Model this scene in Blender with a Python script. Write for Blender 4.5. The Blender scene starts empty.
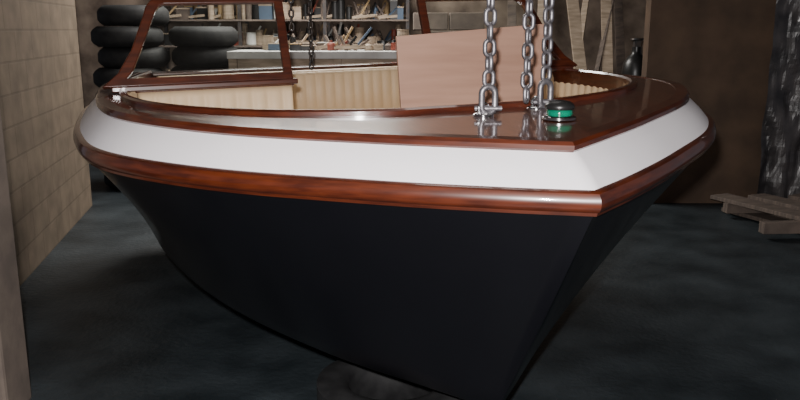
import bpy, bmesh, math, random
from mathutils import Vector, Matrix
from mathutils import noise as mn
random.seed(7)
C=bpy.context.scene.collection

# ---------------- materials ----------------
def mat(name, col, rough=0.5, metal=0.0, noise=None, scale=5.0, stretch=(1,1,1), bump=0.0, coat=0.0, spec=0.5, trans=0.0, detail=6, bscale=None, lo=0.35, hi=0.65):
    m=bpy.data.materials.new(name); m.use_nodes=True
    nt=m.node_tree; b=nt.nodes['Principled BSDF']
    b.inputs['Base Color'].default_value=(*col,1); b.inputs['Roughness'].default_value=rough
    b.inputs['Metallic'].default_value=metal; b.inputs['Coat Weight'].default_value=coat
    b.inputs['Coat Roughness'].default_value=0.06
    b.inputs['Specular IOR Level'].default_value=spec
    b.inputs['Transmission Weight'].default_value=trans
    tc=nt.nodes.new('ShaderNodeTexCoord'); mp=nt.nodes.new('ShaderNodeMapping')
    mp.inputs['Scale'].default_value=stretch
    nt.links.new(tc.outputs['Object'],mp.inputs['Vector'])
    n=nt.nodes.new('ShaderNodeTexNoise'); n.inputs['Scale'].default_value=scale; n.inputs['Detail'].default_value=detail
    nt.links.new(mp.outputs['Vector'],n.inputs['Vector'])
    if noise is not None:
        r=nt.nodes.new('ShaderNodeValToRGB')
        r.color_ramp.elements[0].position=lo; r.color_ramp.elements[1].position=hi
        r.color_ramp.elements[0].color=(*col,1); r.color_ramp.elements[1].color=(*noise,1)
        nt.links.new(n.outputs['Fac'],r.inputs['Fac']); nt.links.new(r.outputs['Color'],b.inputs['Base Color'])
    if bump:
        bn=nt.nodes.new('ShaderNodeBump'); bn.inputs['Strength'].default_value=bump; bn.inputs['Distance'].default_value=0.01
        if bscale:
            n2=nt.nodes.new('ShaderNodeTexNoise'); n2.inputs['Scale'].default_value=bscale; n2.inputs['Detail'].default_value=5
            nt.links.new(tc.outputs['Object'],n2.inputs['Vector']); nt.links.new(n2.outputs['Fac'],bn.inputs['Height'])
        else: nt.links.new(n.outputs['Fac'],bn.inputs['Height'])
        nt.links.new(bn.outputs['Normal'],b.inputs['Normal'])
    return m

def block_mat(name,c1,c2,mortar,bw=0.4,bh=0.2):
    m=bpy.data.materials.new(name); m.use_nodes=True; nt=m.node_tree; b=nt.nodes['Principled BSDF']
    b.inputs['Roughness'].default_value=0.85
    tc=nt.nodes.new('ShaderNodeTexCoord'); sp=nt.nodes.new('ShaderNodeSeparateXYZ'); cb=nt.nodes.new('ShaderNodeCombineXYZ')
    nt.links.new(tc.outputs['Object'],sp.inputs[0]); nt.links.new(sp.outputs['X'],cb.inputs['X']); nt.links.new(sp.outputs['Z'],cb.inputs['Y'])
    br=nt.nodes.new('ShaderNodeTexBrick'); br.inputs['Scale'].default_value=1.0
    br.inputs['Brick Width'].default_value=bw; br.inputs['Row Height'].default_value=bh; br.inputs['Mortar Size'].default_value=0.008
    br.inputs['Mortar Smooth'].default_value=0.3
    br.inputs['Color1'].default_value=(*c1,1); br.inputs['Color2'].default_value=(*c2,1); br.inputs['Mortar'].default_value=(*mortar,1)
    nt.links.new(cb.outputs[0],br.inputs['Vector'])
    n=nt.nodes.new('ShaderNodeTexNoise'); n.inputs['Scale'].default_value=5; n.inputs['Detail'].default_value=9
    nt.links.new(tc.outputs['Object'],n.inputs['Vector'])
    mx=nt.nodes.new('ShaderNodeMix'); mx.data_type='RGBA'; mx.blend_type='MULTIPLY'; mx.inputs['Factor'].default_value=0.75
    nt.links.new(br.outputs['Color'],mx.inputs[6]); nt.links.new(n.outputs['Fac'],mx.inputs[7])
    nt.links.new(mx.outputs[2],b.inputs['Base Color'])
    bn=nt.nodes.new('ShaderNodeBump'); bn.inputs['Strength'].default_value=0.25; bn.inputs['Distance'].default_value=0.01; bn.invert=True
    nt.links.new(br.outputs['Fac'],bn.inputs['Height']); nt.links.new(bn.outputs['Normal'],b.inputs['Normal'])
    return m

def glass_mat(name):
    m=bpy.data.materials.new(name); m.use_nodes=True; nt=m.node_tree; nt.nodes.clear()
    out=nt.nodes.new('ShaderNodeOutputMaterial'); t=nt.nodes.new('ShaderNodeBsdfTransparent'); t.inputs[0].default_value=(.90,.93,.91,1)
    g=nt.nodes.new('ShaderNodeBsdfGlossy'); g.inputs['Roughness'].default_value=0.02
    f=nt.nodes.new('ShaderNodeFresnel'); f.inputs['IOR'].default_value=1.45
    x=nt.nodes.new('ShaderNodeMixShader'); nt.links.new(f.outputs[0],x.inputs[0]); nt.links.new(t.outputs[0],x.inputs[1]); nt.links.new(g.outputs[0],x.inputs[2]); nt.links.new(x.outputs[0],out.inputs[0])
    return m

M={}
M['hull']=mat('hull_dark_paint',(0.0024,0.0022,0.0038),0.38,coat=0.3,noise=(0.0032,0.0029,0.0048),scale=2)
M['white']=mat('white_gelcoat',(0.88,0.85,0.88),0.4,coat=0.15,noise=(0.86,0.83,0.86),scale=3)
M['mahog']=mat('varnished_mahogany',(0.042,0.0070,0.0022),0.32,noise=(0.088,0.0165,0.0045),scale=7,stretch=(1.2,1.2,9),coat=0.8)
M['mahog_deck']=mat('varnished_mahogany_deck',(0.045,0.0085,0.003),0.32,noise=(0.092,0.020,0.006),scale=8,stretch=(12,1,1),coat=0.8)
M['cream']=mat('cream_vinyl',(0.80,0.60,0.38),0.5,noise=(0.74,0.54,0.33),scale=6,bump=0.1)
M['ply']=mat('plywood',(0.36,0.205,0.145),0.6,noise=(0.45,0.265,0.19),scale=3,stretch=(0.6,1,7),detail=8)
M['steel']=mat('galvanised_steel',(0.26,0.25,0.27),0.42,metal=0.75,noise=(0.16,0.15,0.16),scale=40,bump=0.2)
M['dksteel']=mat('dark_steel',(0.06,0.06,0.065),0.5,metal=0.7,noise=(0.1,0.08,0.07),scale=20)
M['chrome']=mat('chrome',(0.7,0.7,0.7),0.12,metal=1.0,noise=(0.65,0.65,0.65))
M['green']=mat('green_lens',(0.0,0.12,0.07),0.1,coat=1,noise=(0.0,0.18,0.10),scale=20)
M['blk']=mat('black_plastic',(0.01,0.01,0.01),0.35,noise=(0.015,0.015,0.015))
M['rubber']=mat('tyre_rubber',(0.007,0.007,0.008),0.75,noise=(0.016,0.016,0.016),scale=15,bump=0.3)
M['rubber2']=mat('lightened_tyre_rubber',(0.011,0.011,0.012),0.6,noise=(0.022,0.022,0.023),scale=15,bump=0.2)  # rubber colour lightened so the tyres under the hull show up
M['floor']=mat('concrete_floor_stained',(0.014,0.020,0.024),0.5,noise=(0.046,0.058,0.066),scale=2.6,bump=0.5,bscale=30,detail=10,lo=0.35,hi=0.72)
M['plaster']=mat('rough_plaster',(0.17,0.135,0.11),0.9,noise=(0.12,0.095,0.08),scale=7,bump=0.6)
M['brown']=mat('brown_plaster',(0.125,0.078,0.050),0.85,noise=(0.075,0.048,0.032),scale=3,bump=0.4)
M['back']=mat('back_plaster',(0.26,0.20,0.155),0.9,noise=(0.09,0.065,0.05),scale=3,bump=0.5)
M['ceil']=mat('ceiling_plaster',(0.12,0.11,0.10),0.9,noise=(0.09,0.08,0.07))
M['block']=block_mat('concrete_block',(0.31,0.235,0.165),(0.285,0.215,0.15),(0.24,0.18,0.125))
M['pale']=mat('pale_timber',(0.42,0.33,0.25),0.7,noise=(0.26,0.20,0.14),scale=6,stretch=(1,1,6))
M['grey']=mat('weathered_plank',(0.17,0.13,0.105),0.8,noise=(0.09,0.07,0.06),scale=6,stretch=(1,8,1),bump=0.4)
M['bench']=mat('painted_bench',(0.62,0.62,0.60),0.6,noise=(0.45,0.44,0.42),scale=5)
M['whitep']=mat('white_plastic',(0.75,0.74,0.70),0.5,noise=(0.6,0.6,0.58))
M['redp']=mat('red_paint',(0.25,0.05,0.03),0.5,noise=(0.2,0.05,0.03))
M['bluep']=mat('blue_paint',(0.08,0.12,0.18),0.5,noise=(0.06,0.09,0.14))
M['yel']=mat('ochre_card',(0.40,0.28,0.14),0.8,noise=(0.33,0.22,0.12))
M['glass']=glass_mat('windshield_glass')
M['film']=mat('plastic_sheeting',(0.03,0.028,0.03),0.35,noise=(0.09,0.08,0.08),scale=5,bump=0.7,bscale=10,coat=0.3)

# ---------------- mesh helpers ----------------
def obj(name,verts,faces,m,parent=None,smooth=False,bevel=0,loc=None,rot=None,mats=None,midx=None,recalc=True):
    me=bpy.data.meshes.new(name); me.from_pydata([tuple(v) for v in verts],[],faces); 
    for mm in (mats or [m]): me.materials.append(mm)
    if midx:
        for p,i in zip(me.polygons,midx): p.material_index=i
    if recalc:
        bm=bmesh.new(); bm.from_mesh(me); bmesh.ops.recalc_face_normals(bm,faces=bm.faces); bm.to_mesh(me); bm.free()
    if smooth:
        for p in me.polygons: p.use_smooth=True
    o=bpy.data.objects.new(name,me); C.objects.link(o)
    if parent: o.parent=parent
    if loc: o.location=loc
    if rot: o.rotation_euler=rot
    if bevel:
        b=o.modifiers.new('bevel','BEVEL'); b.width=bevel; b.segments=2; b.limit_method='ANGLE'
    return o
def empty(name,loc=(0,0,0),rot=(0,0,0)):
    e=bpy.data.objects.new(name,None); C.objects.link(e); e.location=loc; e.rotation_euler=rot; return e
BF=[(0,3,2,1),(4,5,6,7),(0,1,5,4),(1,2,6,5),(2,3,7,6),(3,0,4,7)]
class G:
    def __init__(s): s.v=[]; s.f=[]; s.m=[]
    def add(s,vs,fs,mi=0):
        o=len(s.v); s.v+= [tuple(v) for v in vs]; s.f+=[tuple(i+o for i in f) for f in fs]; s.m+=[mi]*len(fs)
    def box(s,x0,x1,y0,y1,z0,z1,mi=0,M4=None):
        vs=[Vector(p) for p in [(x0,y0,z0),(x1,y0,z0),(x1,y1,z0),(x0,y1,z0),(x0,y0,z1),(x1,y0,z1),(x1,y1,z1),(x0,y1,z1)]]
        if M4: vs=[M4@v for v in vs]
        s.add(vs,BF,mi)
    def beam(s,p,q,w,t,up=(0,0,1),mi=0):
        p=Vector(p);q=Vector(q);d=(q-p).normalized();u=Vector(up);a=d.cross(u).normalized();b=a.cross(d).normalized()
        vs=[]
        for c in (p,q):
            for i,j in ((-1,-1),(1,-1),(1,1),(-1,1)): vs.append(c+a*i*w/2+b*j*t/2)
        s.add(vs,BF,mi)
    def tube(s,pts,r,n=10,closed=False,mi=0):
        pts=[Vector(p) for p in pts];N=len(pts);vs=[];fs=[]
        for i,p in enumerate(pts):
            a=pts[(i-1)%N] if (closed or i>0) else p; b=pts[(i+1)%N] if (closed or i<N-1) else p
            d=(b-a).normalized(); up=Vector((0,0,1)) if abs(d.z)<0.9 else Vector((1,0,0))
            if closed: 
                nn=s._n; u=nn; w=d.cross(nn).normalized()
            else: u=d.cross(up).normalized(); w=u.cross(d)
            rr=r[i] if isinstance(r,(list,tuple)) else r
            for k in range(n):
                t=2*math.pi*k/n; vs.append(p+u*math.cos(t)*rr+w*math.sin(t)*rr)
        R=N if closed else N-1
        for i in range(R):
            for k in range(n):
                a=i*n+k;b=i*n+(k+1)%n;j=((i+1)%N)*n; fs.append((a,b,j+(k+1)%n,j+k))
        if not closed: fs.append(tuple(range(n-1,-1,-1))); fs.append(tuple((N-1)*n+k for k in range(n)))
        s.add(vs,fs,mi)
    def lathe(s,prof,c,n=20,mi=0,M4=None):
        vs=[];fs=[]
        for r,z in prof:
            for k in range(n):
                t=2*math.pi*k/n; v=Vector((r*math.cos(t),r*math.sin(t),z)); 
                if M4: v=M4@v
                vs.append(v+Vector(c))
        for i in range(len(prof)-1):
            for k in range(n): fs.append((i*n+k,i*n+(k+1)%n,(i+1)*n+(k+1)%n,(i+1)*n+k))
        fs.append(tuple(range(n-1,-1,-1))); fs.append(tuple((len(prof)-1)*n+k for k in range(n)))
        s.add(vs,fs,mi)
    def make(s,name,mats,parent=None,smooth=False,bevel=0,loc=None,rot=None):
        return obj(name,s.v,s.f,None,parent,smooth,bevel,loc,rot,mats=mats,midx=s.m)

def auto_smooth(o,ang=40):
    bm=bmesh.new(); bm.from_mesh(o.data)
    for f in bm.faces: f.smooth=True
    for e in bm.edges:
        if len(e.link_faces)==2 and e.calc_face_angle(0)>math.radians(ang): e.smooth=False
    bm.to_mesh(o.data); bm.free()

# ---------------- boat ----------------
PHI=math.radians(19)
boat=empty('motorboat',(0.537,2.0,0),(0,0,PHI))
boat.rotation_euler=(0,math.radians(-1.5),PHI)
def cat(P,n):
    P=[Vector(p) for p in P]; ext=[2*P[0]-P[1]]+P+[2*P[-1]-P[-2]]; out=[]
    for i in range(len(P)-1):
        a,b,c,d=ext[i:i+4]
        for k in range(n):
            t=k/n; out.append(0.5*((2*b)+(c-a)*t+(2*a-5*b+4*c-d)*t*t+(3*b-a-3*c+d)*t**3))
    out.append(P[-1]); return out
NS=8
Rl=[(0,0,1.19),(.215,.13,1.195),(.515,.34,1.203),(.92,.67,1.217),(1.22,1.1,1.228),(1.32,1.6,1.232),(1.35,2.3,1.230),(1.34,3.2,1.212),(1.20,4.5,1.205)]
Tl=[(0,.13,1.287),(.175,.24,1.293),(.455,.43,1.302),(.85,.74,1.318),(1.125,1.15,1.330),(1.225,1.63,1.332),(1.25,2.3,1.330),(1.235,3.2,1.313),(1.07,4.42,1.305)]
Il=[(0,.80,1.327),(.12,.80,1.328),(.34,.80,1.330),(.70,.95,1.336),(.98,1.25,1.343),(1.12,1.69,1.345),(1.145,2.3,1.342),(1.13,3.2,1.325),(.97,4.30,1.318)]
Cl=[(0,.57,.29),(.08,.63,.31),(.25,.79,.345),(.50,1.03,.40),(.78,1.45,.46),(.96,1.95,.50),(1.06,2.6,.51),(1.08,3.4,.51),(1.02,4.45,.51)]
Kl=[(0,.57,.288),(0,.65,.265),(0,.80,.24),(0,1.1,.225),(0,1.6,.22),(0,2.1,.22),(0,2.8,.22),(0,3.5,.22),(0,4.45,.22)]
R,T,I,Cc,K=[cat(l,NS) for l in (Rl,Tl,Il,Cl,Kl)]
def full(L):
    return [Vector((-p.x,p.y,p.z)) for p in reversed(L[1:])]+[Vector((0,L[0].y,L[0].z))]+[p.copy() for p in L[1:]]
def offset(F,o,dz):
    out=[];N=len(F);c=N//2
    for i,p in enumerate(F):
        a=F[max(i-1,0)];b=F[min(i+1,N-1)]
        def nrm(u,v): 
            d=v-u; return Vector((d.y,-d.x,0)).normalized()
        if i==c:
            n1=nrm(F[i-1],p); n2=nrm(p,F[i+1]); nb=(n1+n2).normalized(); n=nb/ max(0.4,nb.dot(n1))
        else: n=nrm(a,b)
        out.append(p+n*o+Vector((0,0,dz)))
    return out
def loft(name,lines,m,closed=False,parent=boat,caps=False,ang=35,mats=None,rowmat=None):
    N=len(lines[0]);vs=[v for l in lines for v in l];fs=[];mi=[];L=len(lines)
    for j in range(L if closed else L-1):
        for i in range(N-1):
            a=j*N+i; b=((j+1)%L)*N+i; fs.append((a,a+1,b+1,b)); mi.append(rowmat[j] if rowmat else 0)
    if caps:
        fs.append(tuple(j*N for j in range(L))); fs.append(tuple(j*N+N-1 for j in range(L))); mi+= [0,0]
    o=obj(name,vs,fs,m,parent,mats=mats,midx=mi); auto_smooth(o,ang); return o
FR,FT,FI,FC,FK=map(full,(R,T,I,Cc,K))
def lerp(a,b,t): return [p.lerp(q,t) for p,q in zip(a,b)]
RB=offset(FR,0.0,-0.062)
hl=[RB]
for t in (.15,.3,.45,.6,.75,.9,1.0):
    l=lerp(RB,FC,t); k=-0.02*math.sin(math.pi*t)
    l2=offset(l,k,0); c=len(l)//2; l2[c]=l[c]+Vector((0,-0.01*math.sin(math.pi*t),0)); hl.append(l2)
hl.append(offset(FC,-0.015,-0.012))
hl.append(lerp(FC,FK,.5)); hl.append(FK)
hull=loft('hull',hl,M['hull'],ang=50)
vs=[RB[0]]+[l[0] for l in hl[1:]]+[l[-1] for l in reversed(hl[:-1])]
tv=[FT[0]]+vs+[FT[-1]]
obj('transom',tv,[tuple(range(len(tv)))],M['mahog'],boat)
def prof_rail(name,F,prof,m,mats=None,rowmat=None,ang=30):
    return loft(name,[offset(F,o,z) for o,z in prof],m,closed=True,caps=True,ang=ang,mats=mats,rowmat=rowmat)
prof_rail('rub_rail',FR,[(-.02,.002),(.008,.002),(.019,-.004),(.026,-.016),(.029,-.030),(.027,-.042),(.021,-.052),(.014,-.056),(.010,-.066),(-.02,-.068)],M['mahog'])
wb=[FR,lerp(FR,FT,.33),lerp(FR,FT,.66),FT]
wb[1]=offset(wb[1],.004,.003); wb[2]=offset(wb[2],.004,.003)
loft('topside_band',wb,M['white'],ang=50)
prof_rail('covering_board_edge',FT,[(-.03,-.014),(.014,-.014),(.022,-.005),(.022,.008),(.014,.018),(-.03,.020)],M['mahog'])
TD=offset(FT,-.008,.018)
rows=[TD]+[lerp(TD,FI,t) for t in (.33,.66)]+[FI]
loft('deck',rows,M['mahog_deck'],ang=50)
prof_rail('coaming',FI,[(.025,-.005),(.025,.014),(.015,.02),(0,.02),(-.008,.012),(-.008,-.06),(.004,-.06),(.004,-.005)],M['mahog'])
def dense(F,k=4):
    out=[]
    for i in range(len(F)-1):
        for j in range(k): out.append(F[i].lerp(F[i+1],j/k))
    return out+[F[-1]]
DI=dense(FI,6)
s=0;amp=[];
for i,p in enumerate(DI):
    if i: s+=(p-DI[i-1]).length
    amp.append(-.002-.012*abs(math.sin(math.pi*s/.07)))
def offs(F,am,dz):
    base=offset(F,0,dz); un=offset(F,1,dz)
    return [b+(u-b).normalized()*(a-.004) for b,u,a in zip(base,un,am)]
ln=[offs(DI,[-.002]*len(DI),-.05),offs(DI,amp,-.08),offs(DI,[a-.02 for a in amp],-.38),offs(DI,[-.03]*len(DI),-.40),offs(DI,[-.12]*len(DI),-.56)]
loft('side_lining',ln,M['cream'],ang=70)
so=[Vector((p.x*.86,p.y*.96+.08,.76)) for p in FI]
obj('cockpit_sole',so,[tuple(range(len(so)))],M['mahog_deck'],boat)

def pleated(name,x0,x1,y,z0,z1,pitch=.075,th=.05,lean=0):
    nx=int((x1-x0)/pitch*8);vs=[];fs=[]
    zs=[z0,z0+.02,z1-.03,z1-.008,z1]; dep=[0,1,1,.7,0]
    for j,z in enumerate(zs):
        for i in range(nx+1):
            x=x0+(x1-x0)*i/nx
            d=th*dep[j]*(0.7+.3*abs(math.sin(math.pi*(x-x0)/pitch))**.6)
            if i in(0,nx): d=0
            vs.append((x,y-d+lean*(z-z0),z))
    for j in range(len(zs)-1):
        for i in range(nx):
            a=j*(nx+1)+i; fs.append((a,a+1,a+nx+2,a+nx+1))
    return obj(name,vs,fs,M['cream'],boat,smooth=True)
for sg,nm in ((-1,'port'),(1,'starboard')):
    xa,xb=sorted((sg*.36,sg*1.09))
    pleated('console_backrest_'+nm,xa,xb,2.12,.90,1.345,lean=.06)
    xc,xd=sorted((sg*.36,sg*.92)); 
    g=G(); g.box(xa,xb,2.17,2.52,.9,1.34,1); g.box(xa-.01,xb+.01,2.135,2.54,1.341,1.360,0); g.box(xc,xd,2.12,2.52,.76,.9,1)
    g.make('console_'+nm,[M['mahog_deck'],M['cream']],boat,bevel=.006)
    x2,x3=sorted((sg*.42,sg*.88)); g=G(); g.box(x2,x3,1.62,2.10,.76,.85,1); g.box(x2,x3,1.60,2.10,.851,.94,0)
    g.make('bow_seat_'+nm,[M['cream'],M['white']],boat,bevel=.02)
pleated('stern_backrest',-.92,.92,4.12,.84,1.29,lean=.05)
g=G(); g.box(-.88,.88,3.55,4.1,.76,.85,1); g.box(-.88,.88,3.53,4.09,.851,.93,0); g.box(-.94,.94,4.13,4.28,.76,1.30,0)
g.make('stern_seat',[M['cream'],M['white']],boat,bevel=.02)
g=G(); g.box(-.96,.96,4.2,4.40,1.303,1.322); g.make('aft_deck',[M['mahog_deck']],boat,bevel=.004)
for sg,nm in ((-1,'port'),(1,'starboard')):
    y0,z0,y1,z1=2.12,1.372,2.30,1.772
    def P(x,t): return Vector((sg*x,y0+(y1-y0)*t,z0+(z1-z0)*t))
    xi=.36; 
    outer=[(xi,0),(1.24,0),(1.17,.14),(1.10,.40),(1.03,.80),(1.015,.90),(.99,.97),(.95,1.0),(xi,1.0)]
    inner=[(xi+.042,.085),(1.13,.085),(1.10,.17),(1.055,.40),(.985,.78),(.972,.85),(.955,.90),(.93,.925),(xi+.042,.925)]
    n=len(outer); vs=[];fs=[]
    nr=(P(xi,1)-P(xi,0)).cross(P(1,0)-P(xi,0)).normalized()*.015
    for lp in (outer,inner):
        for sgn in (-1,1): vs+=[P(x,t)+nr*sgn for x,t in lp]
    A,B,D,E=0,n,2*n,3*n
    for i in range(n):
        j=(i+1)%n
        fs+=[(A+i,A+j,D+j,D+i),(B+i,E+i,E+j,B+j),(A+i,B+i,B+j,A+j),(D+i,D+j,E+j,E+i)]
    obj('windshield_frame_'+nm,vs,fs,M['mahog'],boat,bevel=.005)
    obj('windshield_glass_'+nm,[P(x,t) for x,t in inner],[tuple(range(n))],M['glass'],boat)
    g=G(); a,b=sorted((sg*.34,sg*1.20)); g.box(a,b,2.09,2.15,1.352,1.377); g.make('windshield_sill_'+nm,[M['mahog']],boat,bevel=.005)
g=G()
for (x,y) in ((-.02,.64),(.226,.73)):
    g.lathe([(.035,-.004),(.035,.006),(.03,.010)],(x,y,1.323),16)
    g._n=Vector((0,1,0)); g.tube([(x+.018*math.cos(t),y,1.345+.018*math.sin(t)) for t in [i*math.pi/8 for i in range(16)]],.006,8,True)
o=g.make('lifting_eyes',[M['chrome']],boat); auto_smooth(o)

nl=empty('navigation_light')
Rm=Matrix.Translation((.537,2.0,0))@boat.rotation_euler.to_matrix().to_4x4()
def bw(p): return Rm@Vector(p)
nl.location=bw((.160,.46,1.3225)); nl.scale=(1.08,1.08,.80)
g=G(); g.lathe([(.050,-.004),(.050,.006),(.044,.012),(.036,.015)],(0,0,0),28); o=g.make('base',[M['chrome']],nl); auto_smooth(o)
g=G(); g.lathe([(.036,.0),(.039,.008),(.038,.020),(.033,.026)],(0,0,.012),28); o=g.make('lens',[M['green']],nl); auto_smooth(o)
g=G(); g.lathe([(.041,0),(.044,.008),(.041,.020),(.030,.031),(.010,.036),(.001,.036)],(0,0,.036),28); o=g.make('cap',[M['blk']],nl); auto_smooth(o)

pb=[(-.03,1.38,.78),(.63,1.38,.78),(.660,1.46,1.61),(-.04,1.46,1.575)]
vs=[bw(p) for p in pb]+[bw((p[0],p[1]+.016,p[2])) for p in pb]
g=G(); g.add(vs,BF); g.make('plywood_board',[M['ply']],bevel=.002)

def link(g,c,ang,L=.064,W=.040,r=.0065):
    c=Vector(c); u=Vector((math.cos(ang),math.sin(ang),0)); g._n=Vector((-math.sin(ang),math.cos(ang),0))
    pts=[];h=(L-W)/2;R=W/2-r
    for k in range(9): t=math.pi*k/8; pts.append(c+u*R*math.cos(t)+Vector((0,0,h+R*math.sin(t))))
    for k in range(9): t=math.pi+math.pi*k/8; pts.append(c+u*R*math.cos(t)+Vector((0,0,-h+R*math.sin(t))))
    g.tube(pts,r,8,True)
def chain(name,p,ztop,L=.066,W=.046,r=.0078,a0=0.3,hook=True,m='steel',tx=0,ty=0):
    g=G(); z=p[2];i=0;pitch=L-2*r-.001; z0=z
    if hook:
        link(g,(p[0],p[1],z+.04),a0,.11,.068,.011); z+=.11
        g.tube([(p[0]-.045,p[1],z0+.012),(p[0]+.045,p[1],z0+.012)],.009,8)
    while z<ztop:
        f=(z-z0)/(ztop-z0); link(g,(p[0]+tx*f,p[1]+ty*f,z),a0+(math.pi/2)*(i%2)+.12*math.sin(i*1.7),L,W,r); z+=pitch;i+=1
    o=g.make(name,[M[m]]); auto_smooth(o,60); return o
e1=bw((-.02,.64,1.335)); e2=bw((.226,.73,1.335))
chain('lifting_chain',(e1.x+.015,e1.y,e1.z),2.96,a0=.2)
chain('lifting_chain',(e2.x+.03,e2.y,e2.z),2.96,a0=.5)
chain('lifting_chain',(e2.x-.04,e2.y-.02,1.38),2.96,a0=1.1,hook=False)
chain('lifting_chain',(-.66,5.9,1.34),2.96,a0=.6,hook=False,m='dksteel')
chain('lifting_chain',(-.80,5.9,1.62),2.96,a0=.1,hook=False,m='dksteel')
g=G(); 
for y in (2.78,5.9):
    g.box(-2.3,3.4,y-.05,y+.05,3.0,3.012); g.box(-2.3,3.4,y-.004,y+.004,3.012,3.13); g.box(-2.3,3.4,y-.05,y+.05,3.13,3.142)
g.make('hoist_beam',[M['dksteel']])

def tyre(name,c,R=.30,H=.20,rot=None):
    prof=[]
    r=R*.58
    for rr,z in [(r,.12),(r+.02,.02),(r+.05,0),(R-.05,0),(R-.015,.03),(R,.06),(R,.35),(R-.008,.37),(R,.39),(R,.61),(R-.008,.63),(R,.65),(R,.94),(R-.015,.97),(R-.05,1),(r+.05,1),(r+.02,.98),(r,.88)]:
        prof.append((rr,z*H))
    n=36;vs=[];fs=[]
    for q,z in prof:
        for k in range(n):
            t=2*math.pi*k/n; vs.append((q*math.cos(t),q*math.sin(t),z))
    P_=len(prof)
    for i in range(P_):
        for k in range(n): fs.append((i*n+k,i*n+(k+1)%n,((i+1)%P_)*n+(k+1)%n,((i+1)%P_)*n+k))
    o=obj(name,vs,fs,M['rubber2'],loc=c,rot=rot); auto_smooth(o,50); return o
tyre('tyre',(-.03,2.96,0),.31,.215)
c=bw((0,3.6,0)); tyre('tyre',(c.x,c.y,0),.31,.215)
g=G()
for sx,(x,y,n) in enumerate(((-2.72,8.1,9),(-2.05,8.35,8))):
    for i in range(n):
        dx=random.uniform(-.05,.05);dy=random.uniform(-.05,.05);z=i*.205
        R0=.35
        g.lathe([(R0*.6,.0),(R0-.06,.0),(R0-.02,.03),(R0,.06),(R0,.14),(R0-.02,.17),(R0-.06,.2),(R0*.6,.2),(R0*.55,.1)],(x+dx,y+dy,z),28)
o=g.make('tyre_stack',[M['rubber']]); auto_smooth(o,40)

# ---------------- room ----------------
def wall(name,p,q,h,th,m,z0=0):
    p=Vector((*p,0));q=Vector((*q,0));L=(q-p).length;a=math.atan2(q.y-p.y,q.x-p.x)
    g=G(); g.box(0,L,0,th,z0,h); return g.make(name,[m],loc=p,rot=(0,0,a))
H=3.6
g=G(); g.box(-6,6,-3,11,-.1,0); g.make('floor',[M['floor']])
g=G(); g.box(-6,6,-3,11,H,H+.1); g.make('ceiling',[M['ceil']])
wall('wall_left',(-2.36,4.4),(-2.87,7.1),H,.2,M['block'])
wall('wall_back',(-5.5,9.9),(5.5,9.9),H,.2,M['back'])
wall('wall_right',(2.25,7.2),(6.0,7.2),H,.15,M['brown'])
g=G(); g.box(-2.75,-1.63,2.98,3.2,0,H); g.make('wall_pier',[M['plaster']],bevel=.015)

nx,nz=90,70;vs=[];fs=[]
for j in range(nz+1):
    for i in range(nx+1):
        u=i/nx;v=j/nz
        d=mn.noise(Vector((u*12,v*7,0)))*.07+mn.noise(Vector((u*26,v*22,3)))*.02
        vs.append((3.30+u*1.7, 7.05+d, .002+v*3.25))
for j in range(nz):
    for i in range(nx): a=j*(nx+1)+i; fs.append((a,a+1,a+nx+2,a+nx+1))
obj('plastic_sheeting',vs,fs,M['film'],smooth=False)
g=G()
for k,(a,b,z) in enumerate([((2.75,6.9),(3.35,5.5),.03),((3.0,6.9),(3.62,5.6),.03),((2.62,6.85),(3.05,5.9),.155),((2.95,6.85),(3.45,5.75),.155),((3.3,6.85),(3.85,5.9),.155)]):
    g.beam((a[0]+.22,a[1]-.05,z),(b[0]+.22,b[1]-.05,z+.0),.2,.035)
for t in (.15,.85):
    g.beam((2.82,6.75-t,.093),(4.12,6.85-t,.093),.08,.09)
g.make('timber_pallet',[M['grey']],bevel=.004)

g=G(); g.box(-1.65,.35,7.55,8.25,1.33,1.40)
for x in (-1.6,-.6,.3): 
    for y in (7.6,8.2): g.box(x-.04,x+.04,y-.04,y+.04,0,1.33,1)
g.box(-1.6,.3,7.6,7.64,1.2,1.33,1)
bench=g.make('workbench',[M['bench'],M['pale']],bevel=.005)
g=G()
for z in (.5,1.1,1.42,1.72,2.1): g.box(-2.9,.1,9.35,9.85,z-.02,z)
for x in (-2.9,-1.9,-.9,.07): 
    for y in (9.36,9.82): g.box(x,x+.04,y,y+.04,0,2.4,1)
shelf=g.make('storage_shelves',[M['grey'],M['dksteel']])
cm=[M['whitep'],M['redp'],M['bluep'],M['yel'],M['blk'],M['pale'],M['grey']]
def clutter(name,x0,x1,y0,y1,z,n,hmax,par):
    g=G(); x=x0
    while x<x1:
        k=random.choice([0,1,2,3,3]); w=random.uniform(.05,.14); h=random.uniform(.4,1)*hmax; y=random.uniform(y0,y1); mi=random.choice([0,5,1,2,3,3,4,4,5,5,6,6,6])
        if k==0: g.lathe([(w*.45,0),(w*.5,.01),(w*.5,h*.9),(w*.46,h*.92),(w*.5,h*.94),(w*.5,h)],(x+w/2,y,z),14,mi)
        elif k==1: g.lathe([(w*.4,0),(w*.42,h*.6),(w*.3,h*.75),(w*.13,h*.82),(w*.13,h)],(x+w/2,y,z),14,mi)
        elif k==2: g.box(x,x+w*1.3,y-.06,y+.06,z,z+h*.7,mi); g.box(x-.004,x+w*1.3+.004,y-.064,y+.064,z+h*.7,z+h*.78,random.choice([0,3,5])); x+=w*.3
        else:
            g.beam((x,y,z),(x+w*1.3,y+.05,z+h*1.1),.02,.02,mi=mi); g.beam((x+w*.2,y,z),(x-w*.6,y+.05,z+h*1.1),.025,.02,mi=6); g.beam((x-w*.5,y-.04,z+.02),(x+w*1.6,y-.04,z+.05),.03,.03,mi=5)
        x+=w*random.uniform(.7,1.2)
    return g.make(name,cm,par)
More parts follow.
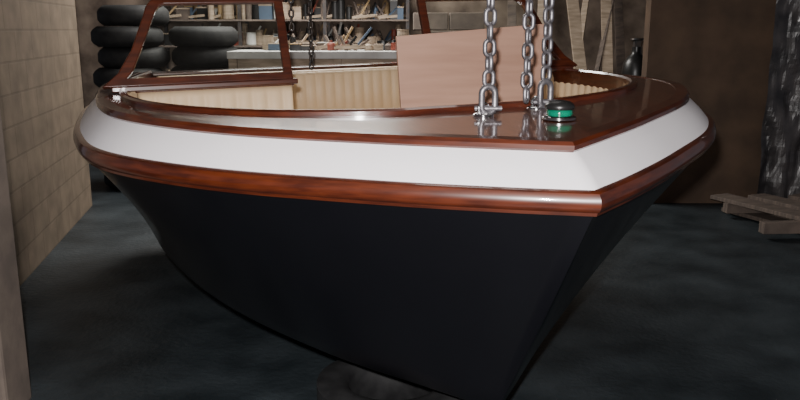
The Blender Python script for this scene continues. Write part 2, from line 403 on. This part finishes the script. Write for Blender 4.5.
for z,h in ((1.1,.26),(1.42,.26),(1.72,.33),(2.1,.25)):
    clutter('shelf_clutter',-2.8,0,9.5,9.6,z,20,h,shelf); clutter('shelf_clutter',-2.8,0,9.65,9.75,z,20,h,shelf)
clutter('bench_clutter',-1.3,.3,7.8,7.9,1.40,20,.14,bench); clutter('bench_clutter',-1.4,.3,8.0,8.1,1.40,20,.22,bench)
g=G()
for i in range(9):
    for j in range(2): g.box(.15+j*.41+(i%2)*.1,.15+j*.41+.39+(i%2)*.1,9.0,9.2,i*.2,i*.2+.19)
g.make('concrete_block_stack',[M['plaster']],bevel=.008)
g=G()
for k,(a,b,w) in enumerate([((1.75,8.4,0),(2.35,9.85,2.7),.07),((1.9,8.4,0),(2.75,9.85,2.9),.05),((1.5,8.4,0),(1.75,9.85,2.6),.12),((1.25,8.6,0),(1.35,9.85,2.7),.10),((2.3,8.4,0),(2.45,9.85,2.9),.12),((1.3,8.6,0),(1.6,9.85,2.5),.05),((2.1,8.3,0),(2.0,9.85,2.6),.14),((2.5,8.5,0),(2.6,9.85,2.6),.10)]):
    g.beam(a,b,w,.03,mi=k%2)
g.make('leaning_timber',[M['pale'],M['grey']],bevel=.003)
g=G(); g.lathe([(.125,0),(.13,.02),(.13,1.20),(.12,1.28),(.085,1.34),(.05,1.37),(.045,1.40),(.045,1.44)],(2.30,7.72,0),24,0)
g.box(2.27,2.33,7.69,7.75,1.44,1.50,1); g._n=Vector((0,0,1)); g.tube([(2.30+.05*math.cos(i*math.pi/8),7.72+.05*math.sin(i*math.pi/8),1.51) for i in range(16)],.012,8,True,1)
o=g.make('gas_cylinder',[M['blk'],M['dksteel']]); auto_smooth(o)

# ---------------- lights ----------------
def area(name,loc,rot,size,e,col):
    l=bpy.data.lights.new(name,'AREA'); l.energy=e; l.size=size; l.color=col; o=bpy.data.objects.new(name,l); C.objects.link(o); o.location=loc; o.rotation_euler=rot
fl=bpy.data.lights.new('camera_flash','POINT'); fl.energy=580; fl.color=(1,.96,.94); fl.shadow_soft_size=.03
o=bpy.data.objects.new('camera_flash',fl); C.objects.link(o); o.location=(-.05,.0,1.72)
area('overhead_fill',(-1.0,8.4,3.4),(0,0,0),1.8,230,(1,.96,.9))  # area light put in overhead, stands for daylight in the back zone
area('overhead_fill',(0.3,4.2,3.5),(0,0,0),1.0,10,(1,.95,.9))  # weak fill from above the boat, no fixture modelled
w=bpy.data.worlds.new('World'); bpy.context.scene.world=w; w.use_nodes=True
w.node_tree.nodes['Background'].inputs[0].default_value=(.88,.88,1,1); w.node_tree.nodes['Background'].inputs[1].default_value=.12

cd=bpy.data.cameras.new('camera'); cd.lens=35.1; cd.sensor_width=36; cam=bpy.data.objects.new('camera',cd); C.objects.link(cam)
cam.location=(0,0,1.6); cam.rotation_euler=(math.radians(90-12.3),0,0); bpy.context.scene.camera=cam
